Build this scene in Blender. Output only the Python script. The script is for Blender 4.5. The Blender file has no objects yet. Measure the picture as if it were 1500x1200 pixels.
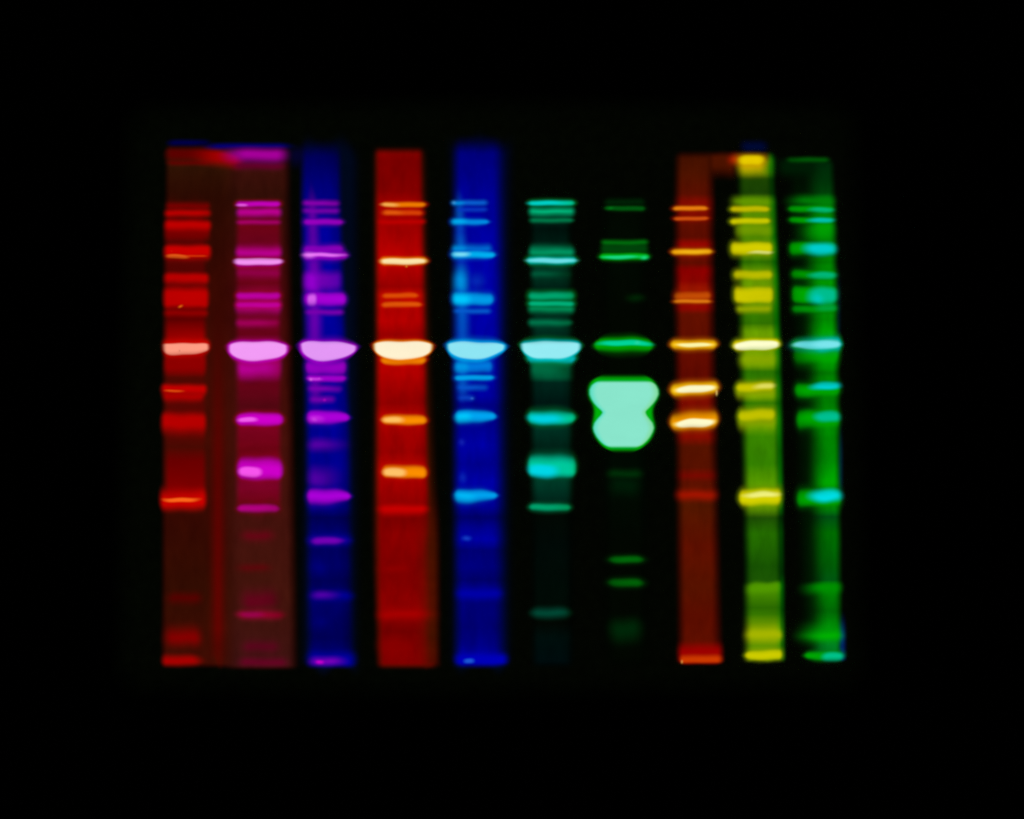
import bpy, math, random

# ------------------------------------------------------------------ scale
# The gel is flat: every position below is a place on its surface, written in
# steps of 0.08 mm from the gel's top-left origin (1500 x 1200 steps = 120 x 96 mm).
STEP = 0.00008
def gx(x): return (x - 750.0) * STEP
def gy(y): return (600.0 - y) * STEP
SLAB_TOP = 0.0010

# ------------------------------------------------------------------ camera
scene = bpy.context.scene
cam_data = bpy.data.cameras.new('camera')
cam_data.lens = 100
cam_data.sensor_width = 36
cam_data.clip_start = 0.01
cam_data.clip_end = 20
cam = bpy.data.objects.new('camera', cam_data)
scene.collection.objects.link(cam)
cam.location = (0, 0, SLAB_TOP + 0.12 * 100 / 36)
scene.camera = cam

# ------------------------------------------------------------------ world: a dark room
world = bpy.data.worlds.new('World'); scene.world = world; world.use_nodes = True
bg = world.node_tree.nodes['Background']
bg.inputs['Color'].default_value = (0, 0, 0, 1)
bg.inputs['Strength'].default_value = 0.0

# one very weak lamp high over the bench: added fill, no real source, so the gel slab just shows
lamp_data = bpy.data.lights.new('slab_fill_lamp', 'AREA')
lamp_data.shape = 'DISK'; lamp_data.size = 0.5; lamp_data.energy = 0.42
lamp_data.color = (0.9, 1.0, 0.75)
lamp = bpy.data.objects.new('slab_fill_lamp', lamp_data)
scene.collection.objects.link(lamp)
lamp.location = (-0.15, 0.35, 1.1)
lamp.rotation_euler = (math.radians(-17.6), math.radians(-7.8), 0)

scene.view_settings.view_transform = 'Standard'
scene.view_settings.look = 'None'
scene.view_settings.exposure = 0
scene.view_settings.gamma = 1
scene.view_settings.use_curve_mapping = False
scene.render.engine = 'CYCLES'
scene.cycles.transparent_max_bounces = 32
scene.cycles.use_adaptive_sampling = False
scene.cycles.use_denoising = False
scene.cycles.sample_clamp_indirect = 0.01
scene.cycles.filter_width = 2.3

# ------------------------------------------------------------------ helpers
def lin(c):
    out = []
    for v in c:
        v = v / 255.0
        out.append(v / 12.92 if v <= 0.04045 else ((v + 0.055) / 1.055) ** 2.4)
    return (out[0], out[1], out[2], 1.0)

def new_obj(name, mesh, parent=None, loc=(0, 0, 0)):
    o = bpy.data.objects.new(name, mesh)
    scene.collection.objects.link(o)
    o.location = loc
    if parent: o.parent = parent
    return o

def principled(name, col, rough, bump_scale=None, bump=0.0, spec=0.3):
    m = bpy.data.materials.new(name); m.use_nodes = True
    nt = m.node_tree; b = nt.nodes['Principled BSDF']
    b.inputs['Roughness'].default_value = rough
    b.inputs['Specular IOR Level'].default_value = spec
    tc = nt.nodes.new('ShaderNodeTexCoord')
    nz = nt.nodes.new('ShaderNodeTexNoise'); nz.inputs['Scale'].default_value = bump_scale or 60
    nz.inputs['Detail'].default_value = 6
    nt.links.new(tc.outputs['Object'], nz.inputs['Vector'])
    rp = nt.nodes.new('ShaderNodeValToRGB')
    rp.color_ramp.elements[0].position = 0.3
    rp.color_ramp.elements[0].color = (col[0]*0.7, col[1]*0.7, col[2]*0.7, 1)
    rp.color_ramp.elements[1].position = 0.75
    rp.color_ramp.elements[1].color = (col[0]*1.2, col[1]*1.2, col[2]*1.2, 1)
    nt.links.new(nz.outputs['Fac'], rp.inputs['Fac'])
    nt.links.new(rp.outputs['Color'], b.inputs['Base Color'])
    if bump:
        bp = nt.nodes.new('ShaderNodeBump'); bp.inputs['Strength'].default_value = bump
        bp.inputs['Distance'].default_value = 0.0005
        nt.links.new(nz.outputs['Fac'], bp.inputs['Height'])
        nt.links.new(bp.outputs['Normal'], b.inputs['Normal'])
    return m

# ------------------------------------------------------------------ the dye: clear gel that fluoresces
# A node group: u,v run -1..1 over a stained patch; the stain is dense inside and thins out
# towards its rim, where the clear gel shows through. Rim also paints the glow round bright bands.
def build_dye_group():
    g = bpy.data.node_groups.new('fluorescent_dye', 'ShaderNodeTree')
    I = g.interface
    def fin(n, d): 
        s = I.new_socket(n, in_out='INPUT', socket_type='NodeSocketFloat'); s.default_value = d
    def cin(n, d=(1, 1, 1, 1)):
        s = I.new_socket(n, in_out='INPUT', socket_type='NodeSocketColor'); s.default_value = d
    cin('Mid'); cin('Rim'); cin('Core'); cin('Flank'); cin('LeftTint'); cin('RightTint')
    for n, d in (('SoftLeft', .2), ('SoftRight', .2), ('SoftTop', .3), ('SoftBottom', .3), ('Opacity', 1), ('CoreOn', 0),
                 ('CoreU', 0), ('CoreV', 0), ('CoreRU', .5), ('CoreRV', .5), ('CorePow', 2.5), ('CoreSoft', .2),
                 ('LeftFrom', 0), ('RightFrom', 0), ('WobbleU', .02), ('WobbleV', .05), ('Mottle', .1),
                 ('NoiseX', 1), ('NoiseY', 1), ('Gamma', 1.5), ('RimAt', .85), ('RimFrom', .15)):
        fin(n, d)
    I.new_socket('Shader', in_out='OUTPUT', socket_type='NodeSocketShader')
    N = g.nodes; L = g.links
    gi = N.new('NodeGroupInput'); go = N.new('NodeGroupOutput')
    def put(sock, v):
        if isinstance(v, (int, float)): sock.default_value = v
        else: L.new(v, sock)
    def M(op, a, b=0.0, c=None, clamp=False):
        n = N.new('ShaderNodeMath'); n.operation = op; n.use_clamp = clamp
        put(n.inputs[0], a); put(n.inputs[1], b)
        if c is not None: put(n.inputs[2], c)
        return n.outputs[0]
    def SS(v, lo, hi):
        n = N.new('ShaderNodeMapRange'); n.interpolation_type = 'SMOOTHSTEP'
        put(n.inputs['Value'], v); put(n.inputs['From Min'], lo); put(n.inputs['From Max'], hi)
        return n.outputs['Result']
    def MIX(f, a, b, mode='MIX'):
        n = N.new('ShaderNodeMix'); n.data_type = 'RGBA'; n.blend_type = mode
        put(n.inputs[0], f); L.new(a, n.inputs[6]); L.new(b, n.inputs[7])
        return n.outputs[2]
    G = gi.outputs
    uv = N.new('ShaderNodeUVMap'); uv.uv_map = 'stain'
    sx = N.new('ShaderNodeSeparateXYZ'); L.new(uv.outputs['UV'], sx.inputs[0])
    geo = N.new('ShaderNodeNewGeometry')
    def noise(kx, ky, detail, off):
        sp = N.new('ShaderNodeSeparateXYZ'); L.new(geo.outputs['Position'], sp.inputs[0])
        cb = N.new('ShaderNodeCombineXYZ')
        put(cb.inputs[0], M('MULTIPLY', sp.outputs[0], kx)); put(cb.inputs[1], M('MULTIPLY', sp.outputs[1], ky))
        cb.inputs[2].default_value = off
        nz = N.new('ShaderNodeTexNoise'); nz.inputs['Scale'].default_value = 1.0
        nz.inputs['Detail'].default_value = detail; nz.inputs['Roughness'].default_value = 0.5
        L.new(cb.outputs[0], nz.inputs['Vector'])
        return M('SUBTRACT', nz.outputs['Fac'], 0.5)
    n1 = noise(M('MULTIPLY', G['NoiseX'], 420.0), M('MULTIPLY', G['NoiseY'], 420.0), 2.0, 1.7)
    n2 = noise(M('MULTIPLY', G['NoiseX'], 420.0), M('MULTIPLY', G['NoiseY'], 420.0), 2.0, 9.1)
    n3 = noise(M('MULTIPLY', G['NoiseX'], 700.0), M('MULTIPLY', G['NoiseY'], 700.0), 3.0, 4.4)
    u = M('ADD', M('SUBTRACT', M('MULTIPLY', sx.outputs[0], 4.0), 2.0), 0.0)     # stored 0.25..0.75
    v = M('ADD', M('SUBTRACT', M('MULTIPLY', sx.outputs[1], 4.0), 2.0), 0.0)
    # the rim itself stays put (alpha 0 at +-1): wobble fades there
    uw = M('ADD', u, M('MULTIPLY', M('MULTIPLY', n1, G['WobbleU']), M('SUBTRACT', 1.0, M('MULTIPLY', u, u))))
    vw = M('ADD', v, M('MULTIPLY', M('MULTIPLY', n2, G['WobbleV']), M('SUBTRACT', 1.0, M('MULTIPLY', v, v))))
    el = SS(uw, -1.0, M('ADD', G['SoftLeft'], -1.0))
    er = SS(M('MULTIPLY', uw, -1.0), -1.0, M('ADD', G['SoftRight'], -1.0))
    et = SS(M('MULTIPLY', vw, -1.0), -1.0, M('ADD', G['SoftTop'], -1.0))
    eb = SS(vw, -1.0, M('ADD', G['SoftBottom'], -1.0))
    m = M('MULTIPLY', M('MULTIPLY', el, er), M('MULTIPLY', et, eb))
    alpha = M('MULTIPLY', M('POWER', m, G['Gamma']), G['Opacity'], clamp=True)
    col = MIX(SS(m, G['RimFrom'], G['RimAt']), G['Rim'], G['Mid'])
    # lateral change of the dye
    lf = SS(M('MULTIPLY', u, -1.0), M('MULTIPLY', G['LeftFrom'], -1.0), 0.95)
    rf = SS(u, G['RightFrom'], 0.95)
    col = MIX(lf, col, MIX(1.0, col, G['LeftTint'], 'MULTIPLY'))
    col = MIX(rf, col, MIX(1.0, col, G['RightTint'], 'MULTIPLY'))
    # mottling
    k = M('ADD', 1.0, M('MULTIPLY', M('MULTIPLY', n3, 2.0), G['Mottle']))
    kc = N.new('ShaderNodeCombineXYZ')
    for i in range(3): L.new(k, kc.inputs[i])
    col = MIX(1.0, col, kc.outputs[0], 'MULTIPLY')
    # dense core
    du = M('ABSOLUTE', M('DIVIDE', M('SUBTRACT', uw, G['CoreU']), G['CoreRU']))
    dv = M('ABSOLUTE', M('DIVIDE', M('SUBTRACT', vw, G['CoreV']), G['CoreRV']))
    r = M('POWER', M('ADD', M('POWER', du, G['CorePow']), M('POWER', dv, G['CorePow'])), M('DIVIDE', 1.0, G['CorePow']))
    r = M('ADD', r, M('MULTIPLY', n3, 0.12))
    cf = M('SUBTRACT', 1.0, SS(r, M('SUBTRACT', 1.0, G['CoreSoft']), M('ADD', 1.0, G['CoreSoft'])))
    cf = M('MULTIPLY', M('POWER', cf, 1.3), G['CoreOn'])
    kc2 = N.new('ShaderNodeCombineXYZ')
    k2 = M('ADD', 1.0, M('MULTIPLY', n1, 0.10))
    for i in range(3): L.new(k2, kc2.inputs[i])
    dense = MIX(M('POWER', cf, 2.2), G['Flank'], G['Core'])
    col = MIX(cf, col, MIX(1.0, dense, kc2.outputs[0], 'MULTIPLY'))
    em = N.new('ShaderNodeEmission'); L.new(col, em.inputs['Color'])
    tr = N.new('ShaderNodeBsdfTransparent')
    mx = N.new('ShaderNodeMixShader'); L.new(alpha, mx.inputs[0])
    L.new(tr.outputs[0], mx.inputs[1]); L.new(em.outputs[0], mx.inputs[2])
    L.new(mx.outputs[0], go.inputs[0])
    return g
DYE = build_dye_group()

def dye_material(name, vals, ramp=None):
    m = bpy.data.materials.new(name); m.use_nodes = True
    nt = m.node_tree; nt.nodes.clear()
    out = nt.nodes.new('ShaderNodeOutputMaterial')
    gr = nt.nodes.new('ShaderNodeGroup'); gr.node_tree = DYE
    for k, v in vals.items(): gr.inputs[k].default_value = v
    if ramp:
        uv = nt.nodes.new('ShaderNodeUVMap'); uv.uv_map = 'along'
        sx = nt.nodes.new('ShaderNodeSeparateXYZ'); nt.links.new(uv.outputs['UV'], sx.inputs[0])
        rp = nt.nodes.new('ShaderNodeValToRGB'); cr = rp.color_ramp
        cr.interpolation = 'LINEAR'
        while len(cr.elements) > 1: cr.elements.remove(cr.elements[0])
        cr.elements[0].position = ramp[0][0]; cr.elements[0].color = ramp[0][1]
        for p, c in ramp[1:]:
            e = cr.elements.new(p); e.color = c
        nt.links.new(sx.outputs[1], rp.inputs['Fac'])
        nt.links.new(rp.outputs['Color'], gr.inputs['Mid'])
        nt.links.new(rp.outputs['Color'], gr.inputs['Rim'])
    nt.links.new(gr.outputs[0], out.inputs['Surface'])
    return m

layer_count = [0]
def stain(name, parent, x0, x1, y0, y1, mid, rim=None, core=None, cbox=None, cp=2.6, cs=.3, con=1.0,
          s=5, sl=None, sr=None, st=4, sb=4, pl=12, pr=12, kt=.02, kb=.06, tilt=0, bend=0, bl=0, op=1.0,
          lt=None, lf=0, rt=None, rf=0, wu=.03, wv=.10, mot=.10, nx=.35, ny=1.0, g=2.2, rimat=.85, ty=.5, pb=None, ee=None, flank=None,
          nu=24, nv=10, ramp=None, prof=None, base=None, label=None, zmin=0.0):
    """One stained patch of gel: a low raised sheet with a bevelled rim, sitting in the slab's top."""
    sl = s if sl is None else sl; sr = s if sr is None else sr
    if st >= 3 and nu != 6:                 # softer, wider edges on most patches
        sl, sr, st, sb = sl*1.25, sr*1.25, st*1.5, sb*1.5
    rimlo = .15
    if rim and not prof and nu != 6:  # wider rim colour paints a halo of glow around these bands
        long_fade = max(st, sb) > 14
        sl, sr, st, sb = sl*1.15, sr*1.15, st*1.1, sb*1.1
        rimlo, rimat = .36, min(rimat, .94)
        if not long_fade: g = 1.6
    EX = .95
    X0, X1, Y0, Y1 = x0 - EX*sl, x1 + EX*sr, y0 - EX*st, y1 + EX*sb
    xc, yc = (X0+X1)/2, Y0 + (Y1-Y0)*ty; hw, hh = (X1-X0)/2, (Y1-Y0)/2
    ht, hb = yc - Y0, Y1 - yc
    if ramp and not prof: pl = pr = 40; kt = kb = 0; nu = max(nu, 12)
    rnd = random.Random(int(x0*7 + y0*13))
    ph = [rnd.uniform(0, 6.28) for _ in range(4)]
    layer_count[0] += 1
    z = base if base is not None else 0.00006 + 0.0000011 * layer_count[0]
    def E(u, v):
        p = pl if u < 0 else pr
        if p >= 40: return 1.0
        if v < 0 and pb: p = min(p, pb)
        return max(0.07, (1 - abs(u)**p))**(ee or (0.5 if p >= 3 else 0.8))
    def pt(u, v, drop=False):
        if prof:                               # free outline: (v from top to bottom, left, right)
            yy = Y0 + (1 - v)/2 * (Y1 - Y0)
            for a, b in zip(prof, prof[1:]):
                if a[0] <= yy <= b[0] + 1e-6:
                    t = (yy-a[0])/(b[0]-a[0]); break
            else:
                a, b, t = (prof[0], prof[0], 0) if yy < prof[0][0] else (prof[-1], prof[-1], 0)
            l = a[1] + t*(b[1]-a[1]); r = a[2] + t*(b[2]-a[2])
            x = (l+r)/2 + u*((r-l)/2); y = yy + bend*(u*u)*(v)
        else:
            T = 1 - kt*max(v, 0)**2 - kb*max(-v, 0)**2
            x = xc + u*hw*T
            h = (ht if v > 0 else hb)*E(u, v)
            if v < 0: h *= (1 - bl*u)
            y = yc - v*h - tilt*u - bend*(u*u)
            y += 0.03*hh*math.sin(3.1*u+ph[0])*(1-abs(v)) + 0.02*hh*math.sin(7*u+ph[1])
        return x, y
    verts, uvs, faces = [], [], []
    us = [-1 + 2*i/nu for i in range(nu+1)]; vs = [1 - 2*j/nv for j in range(nv+1)]
    if nu >= 12:      # finer steps near the tips
        us = [math.copysign(abs(q)**.8, q) for q in us]
    al = []
    ytop, ybot = Y0, Y1
    for v in vs:
        for u in us:
            x, y = pt(u, v)
            verts.append((gx(x)-gx(xc), gy(y)-gy(yc), z)); uvs.append((u, v)); al.append((y-ytop)/(ybot-ytop))
    W = nu+1
    for j in range(nv):
        for i in range(nu):
            a = j*W+i; faces.append((a, a+W, a+W+1, a+1))
    rim_idx = [i for i in range(W)] + [j*W+nu for j in range(1, nv+1)] + [nv*W+i for i in range(nu-1, -1, -1)] + [j*W for j in range(nv-1, 0, -1)]
    b0 = len(verts)
    for q in rim_idx:
        vx, vy, _ = verts[q]
        d = math.hypot(vx, vy) or 1
        verts.append((vx*(1+0.00004/d), vy*(1+0.00004/d), -0.00004)); uvs.append(uvs[q]); al.append(al[q])
    n = len(rim_idx)
    for k in range(n):
        a, b = rim_idx[k], rim_idx[(k+1) % n]
        faces.append((a, b, b0+(k+1) % n, b0+k))
    me = bpy.data.meshes.new(name); me.from_pydata(verts, [], faces)
    l1 = me.uv_layers.new(name='stain'); l2 = me.uv_layers.new(name='along')
    for lp in me.loops:
        u, v = uvs[lp.vertex_index]
        l1.data[lp.index].uv = (u/4+.5, v/4+.5)
        l2.data[lp.index].uv = (0.5, min(1, max(0, al[lp.vertex_index])))
    me.update()
    vals = dict(SoftLeft=min(1.6, 2.1*sl/hw), SoftRight=min(1.6, 2.1*sr/hw), SoftTop=min(1.12, 2.1*st/ht), SoftBottom=min(1.12, 2.1*sb/hb),
                Opacity=op, WobbleU=wu, WobbleV=wv, Mottle=mot, NoiseX=nx, NoiseY=ny, Gamma=g, RimAt=rimat, RimFrom=rimlo,
                LeftFrom=lf, RightFrom=rf)
    if mid: vals['Mid'] = lin(mid); vals['Rim'] = lin(rim or mid)
    if lt: vals['LeftTint'] = lin(lt)
    if rt: vals['RightTint'] = lin(rt)
    if core:
        cx0, cx1, cy0, cy1 = cbox
        va = (yc-cy0)/(ht if cy0 < yc else hb); vb = (yc-cy1)/(ht if cy1 < yc else hb)
        vals.update(Core=lin(core), Flank=lin(flank or core), CoreOn=con, CoreU=((cx0+cx1)/2-xc)/hw, CoreV=(va+vb)/2,
                    CoreRU=max(.01, (cx1-cx0)/2/hw), CoreRV=max(.01, (va-vb)/2), CorePow=cp, CoreSoft=cs)
    rr = [((yy-ytop)/(ybot-ytop), lin(c)) for yy, c in ramp] if ramp else None
    mt = dye_material(name + '_dye', vals, rr); mt.cycles.emission_sampling = 'NONE'
    me.materials.append(mt)
    o = new_obj(name, me, parent, (gx(xc), gy(yc), SLAB_TOP))
    if label: o['label'] = label
    return o

# ------------------------------------------------------------------ bench and slab
def sheet(name, hx, hy, z, mat):
    me = bpy.data.meshes.new(name)
    me.from_pydata([(-hx, -hy, z), (hx, -hy, z), (hx, hy, z), (-hx, hy, z)], [], [(0, 1, 2, 3)])
    me.materials.append(mat)
    return new_obj(name, me)
bench = sheet('bench_top', 1.5, 1.5, 0.0, principled('black_bench', (0.002, 0.002, 0.002), 0.95, 40, 0.1, 0.0))
bench['kind'] = 'structure'

gel = bpy.data.objects.new('electrophoresis_gel', None)
scene.collection.objects.link(gel)
gel.empty_display_size = 0.01
gel['label'] = 'thin dark gel slab with ten glowing rainbow-coloured lanes of protein bands'
gel['category'] = 'gel'

def slab():
    import bmesh
    bm = bmesh.new()
    outline = [(172, 172), (202, 142), (700, 134), (1236, 140), (1268, 166), (1278, 560), (1280, 992), (1256, 1022), (720, 1034), (190, 1028), (158, 998), (164, 560)]
    rings = []
    for inset, zz in ((0, 0.0), (0, 0.00012), (10, 0.00036), (22, 0.00066), (34, 0.0009), (46, SLAB_TOP)):
        ring = []
        for x, y in outline:
            dx, dy = 725-x, 582-y
            ring.append(bm.verts.new((gx(x + inset*(1 if dx > 0 else -1) * min(1, abs(dx)/300)), gy(y + inset*(1 if dy > 0 else -1) * min(1, abs(dy)/300)), zz)))
        rings.append(ring)
    n = len(outline)
    for a, b in zip(rings, rings[1:]):
        for i in range(n): bm.faces.new((a[i], b[i], b[(i+1) % n], a[(i+1) % n]))
    bm.faces.new(rings[-1][::-1])
    bmesh.ops.recalc_face_normals(bm, faces=bm.faces)
    me = bpy.data.meshes.new('gel_slab'); bm.to_mesh(me); bm.free()
    mt = principled('clear_gel', (0.030, 0.048, 0.018), 0.7, 900, 0.05, 0.0)
    nt = mt.node_tree                          # the gel is clear: where it thins out it scatters less light
    tc = nt.nodes.new('ShaderNodeTexCoord'); sp = nt.nodes.new('ShaderNodeSeparateXYZ')
    nt.links.new(tc.outputs['Object'], sp.inputs[0])
    mr = nt.nodes.new('ShaderNodeMapRange')
    mr.inputs['From Min'].default_value = 0.0001; mr.inputs['From Max'].default_value = SLAB_TOP
    nt.links.new(sp.outputs[2], mr.inputs['Value'])
    tr = nt.nodes.new('ShaderNodeBsdfTransparent'); mx = nt.nodes.new('ShaderNodeMixShader')
    nt.links.new(mr.outputs['Result'], mx.inputs[0]); nt.links.new(tr.outputs[0], mx.inputs[1])
    nt.links.new(nt.nodes['Principled BSDF'].outputs[0], mx.inputs[2])
    nt.links.new(mx.outputs[0], nt.nodes['Material Output'].inputs['Surface'])
    me.materials.append(mt)
    return new_obj('gel_slab', me, gel)
slab()

# ------------------------------------------------------------------ lanes
def lane(edges, ramp, label, s=6, st=5, sb=4, **kw):
    """The faint stained ground of one lane; edges = (y, left, right) from top to bottom."""
    y0, y1 = edges[0][0], edges[-1][0]
    x0 = min(e[1] for e in edges); x1 = max(e[2] for e in edges)
    prof = [(e[0] - (.95*st if i == 0 else 0) + (.95*sb if i == len(edges)-1 else 0), e[1]-.95*(kw.get('sl') or s), e[2]+.95*(kw.get('sr') or s)) for i, e in enumerate(edges)]
    d = dict(nu=10, nv=40, mot=.28, nx=1.2, ny=.5, wu=.05, wv=.0)
    d.update(kw)
    o = stain('lane', gel, x0, x1, y0, y1, None, s=s, st=st, sb=sb, ramp=ramp, prof=prof, base=0.00003 + 0.000001*len(LANES), label=label, **d)
    LANES.append(o)
    return o
LANES = []
def maker(ln):
    inv = ln.location.copy()
    def f(*a, name='band', **k):
        o = stain(name, None, *a, **k)
        o.parent = ln; o.location = o.location - inv
        return o
    return f

# ---- lane 1: red ---------------------------------------------------------------------------
l1 = lane([(214, 242, 356), (600, 237, 356), (977, 236, 356)],
          [(214, (52, 8, 2)), (240, (45, 18, 4)), (262, (44, 14, 3)), (290, (42, 10, 2)), (420, (52, 8, 2)), (620, (62, 12, 3)), (760, (52, 9, 2)), (870, (48, 12, 2)), (977, (62, 12, 3))],
          'leftmost lane, red bands on dark brown', sr=14)
B = maker(l1)
B(245, 310, 207, 213, (0, 0, 76), name='smear', s=8, st=5, sb=4, rt=(120, 120, 160))
B(242, 325, 217, 233, (92, 0, 0), name='smear', s=7, sr=20, st=4, sb=10, op=.9)
B(244, 312, 236, 243, (98, 0, 0), name='smear', s=6, sr=10, st=5, sb=4, op=.85)
B(286, 357, 219, 241, (160, 0, 0), name='smear', sl=26, sr=10, st=4, sb=9, tilt=-7, bend=-2, pl=2, pr=4)
B(241, 303, 300, 740, None, name='smear', s=6, st=20, sb=8, nv=20, nu=10, wv=0, mot=.12,
  ramp=[(300, (90, 2, 2)), (345, (100, 0, 0)), (352, (80, 4, 2)), (385, (85, 4, 2)), (395, (80, 4, 2)), (468, (88, 0, 0)), (480, (125, 0, 0)), (498, (160, 0, 0)), (524, (150, 0, 0)), (540, (125, 0, 0)), (553, (75, 8, 2)), (597, (85, 6, 2)), (635, (88, 6, 2)), (655, (72, 10, 2)), (675, (105, 0, 0)), (700, (115, 0, 0)), (740, (130, 0, 0))])
B(243, 309, 297, 307, (120, 0, 0), st=6, sb=6)
B(241, 310, 306, 318, (186, 0, 0), st=4, sb=5, rt=(225, 200, 200), rf=.3)
B(241, 309, 321, 348, (120, 0, 0), st=6, sb=14)
B(241, 310, 322, 334, (190, 0, 0), st=4, sb=9)
B(240, 310, 358, 381, (202, 0, 0), core=(255, 105, 28), cbox=(243, 276, 373, 378.5), cs=.35, sb=7, kb=.06)
B(272, 304, 374.3, 376, (240, 70, 10), name='speck', s=6, st=2, sb=2, op=.7)
B(250.5, 252.5, 367, 369, (235, 50, 10), name='speck', s=1.5, st=1.5, sb=1.5, nu=6, nv=4, op=.7)
B(240, 307, 399, 416, (184, 0, 0), sb=7)
B(239, 307, 419, 453, (188, 0, 0), st=7, sb=5)
B(240, 306, 452, 464, (146, 0, 0), st=5, sb=6)
B(261, 268, 447.5, 450.5, (250, 120, 20), name='speck', s=3, st=2, sb=2, tilt=2.0, nu=6, nv=4)
B(238, 309, 496, 524, (212, 8, 0), core=(255, 157, 132), cbox=(238.5, 306, 503, 519.5), cp=4.5, cs=.10, kb=.05, kt=.0, bl=.24, st=6, sb=7, pl=9, pr=6, pb=4.5, ty=.4, tilt=-.5)
B(262.2, 264, 512.5, 515.5, (70, 15, 10), name='speck', s=1.2, st=1.2, sb=1.2, nu=6, nv=4)
B(240, 302, 522, 542, (142, 0, 0), st=5, sb=14)
B(236, 304, 562, 578, (196, 0, 0), core=(248, 92, 20), cbox=(242, 268, 571.5, 574.5), cs=.5, sb=7, kb=.03)
B(238, 300, 574, 590, (172, 0, 0), st=9, sb=6, kb=.06)
B(236, 303, 603, 628, (182, 0, 0), sb=16, st=6, kb=.06)
B(234, 303, 718, 748, (204, 2, 0), core=(252, 102, 26), cbox=(240, 289, 729.5, 735), cs=.45, st=12, sb=7, kb=.06)
B(243, 298, 866, 883, (88, 0, 0), s=9, st=7, sb=10, op=.9)
B(240, 297, 924, 949, (132, 0, 0), s=9, st=16, sb=9, lt=(240, 200, 200))
B(237, 297, 962, 976, (165, 0, 0), st=8, sb=4, s=5, sr=12, pr=2.6)

# ---- lane 2: magenta -----------------------------------------------------------------------
l2 = lane([(228, 330, 424), (600, 326, 430), (980, 326, 436)],
          [(228, (70, 4, 22)), (250, (58, 16, 10)), (290, (48, 14, 6)), (420, (64, 8, 8)), (600, (66, 14, 8)), (760, (66, 18, 12)), (870, (66, 20, 12)), (980, (60, 18, 16))],
          'second lane, magenta bands on brown', s=9, sl=18, sr=10, st=10)
B = maker(l2)
B(308, 331, 440, 973, None, name='smear', s=11, st=120, sb=6, nv=16, nu=8, wv=0, mot=.12, op=.85,
  ramp=[(440, (70, 2, 2)), (560, (88, 0, 0)), (700, (98, 0, 0)), (920, (112, 0, 0)), (945, (90, 2, 0)), (980, (75, 10, 2))])
B(302, 426, 211, 218, (0, 0, 118), name='smear', s=14, st=4, sb=4)
B(425, 445, 214, 240, (12, 4, 74), name='smear', s=14, st=8, sb=14, op=.8)
B(340, 418, 238, 246, (98, 0, 40), name='smear', s=8, st=6, sb=8)
B(331, 421, 217, 238, (164, 0, 152), name='smear', sl=22, sr=12, st=5, sb=7, rt=(170, 100, 245), rf=.7, lt=(235, 100, 140), lf=-.5)
B(345, 413, 300, 755, None, name='smear', s=6, st=14, sb=16, nv=24, nu=10, wv=0, mot=.26,
  ramp=[(300, (111, 3, 35)), (330, (104, 3, 19)), (356, (104, 3, 26)), (392, (130, 3, 48)), (415, (104, 3, 21)), (425, (120, 3, 39)), (462, (111, 3, 35)), (490, (102, 3, 22)), (530, (158, 3, 96)), (545, (139, 3, 61)), (560, (104, 3, 24)), (597, (81, 7, 17)), (630, (119, 3, 29)), (660, (104, 3, 17)), (710, (122, 3, 38)), (735, (109, 3, 21)), (755, (83, 3, 17))])
MG = dict(rim=(170, 0, 40))
B(344, 413, 294.5, 304, (202, 0, 192), core=(246, 96, 240), cbox=(345, 362, 299, 302.5), cs=.45, tilt=.5, st=4, sb=4, **MG)
B(346, 413, 304, 317, (186, 0, 142), st=4, sb=6)
B(346, 412, 322, 328, (168, 0, 104), st=3, sb=4)
B(345, 413, 358, 378, (150, 0, 82), st=6, sb=5)
B(345, 413, 367, 378, (186, 0, 144), st=8, sb=5)
B(342, 416, 377, 391, (204, 0, 196), core=(250, 152, 250), cbox=(341, 415, 378.5, 388), cp=4, cs=.14, kb=.10, bl=.12, st=4, sb=5, pr=4, **MG)
B(346, 411, 393, 406, (142, 0, 70), st=5, sb=6)
B(344, 413, 427, 440, (190, 0, 164), st=4, sb=5, **MG)
B(344, 413, 438, 458, (178, 0, 118), st=5, sb=8)
B(344, 413, 443, 451, (192, 0, 154), st=4, sb=4, **MG)
B(345, 410, 467, 477, (158, 0, 86), st=4, sb=7, rt=(225, 200, 190))
B(348, 413, 526, 545, (180, 0, 144), st=6, sb=16, kb=.04, rt=(215, 200, 150), rf=.1)
B(331, 425, 496, 535, (196, 0, 192), flank=(226, 60, 226), core=(242, 156, 246), cbox=(334.5, 422, 500.5, 528.5), cp=5, cs=.09, kb=.06, kt=.02, bl=.10, st=5, sb=6, pl=3.4, pr=3.4, pb=3.3, ee=1.0, ty=.34, tilt=-1, rim=(160, 0, 70))
B(344, 417, 603, 626, (208, 0, 204), core=(242, 92, 236), cbox=(348, 376, 612, 618.5), cs=.4, st=5, sb=5, pl=3, pr=3, s=6, **MG)
B(345, 417, 674, 706, (206, 0, 202), core=(246, 84, 236), cbox=(349, 383, 685, 699), cs=.28, st=15, sb=7, pl=4, pr=4, s=6, **MG)
B(345, 412, 738, 750, (188, 0, 136), st=6, sb=7, s=6, pl=3, pr=3, rim=(130, 0, 30), rt=(220, 200, 200))
B(350, 405, 777, 793, (108, 0, 22), s=12, st=9, sb=9, op=.8)
B(345, 400, 826, 838, (98, 0, 10), s=12, st=7, sb=7, op=.7)
B(350, 412, 864, 895, (102, 0, 28), s=12, st=14, sb=8, op=.8, rt=(190, 180, 180))
B(344, 420, 893, 908, (152, 0, 46), s=9, st=7, sb=7, pl=3, pr=3, core=(160, 0, 76), cbox=(352, 385, 895, 905), cs=.6, rt=(190, 180, 140))
B(352, 412, 936, 954, (98, 0, 32), s=10, st=8, sb=12, op=.75, mot=.25)
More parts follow.
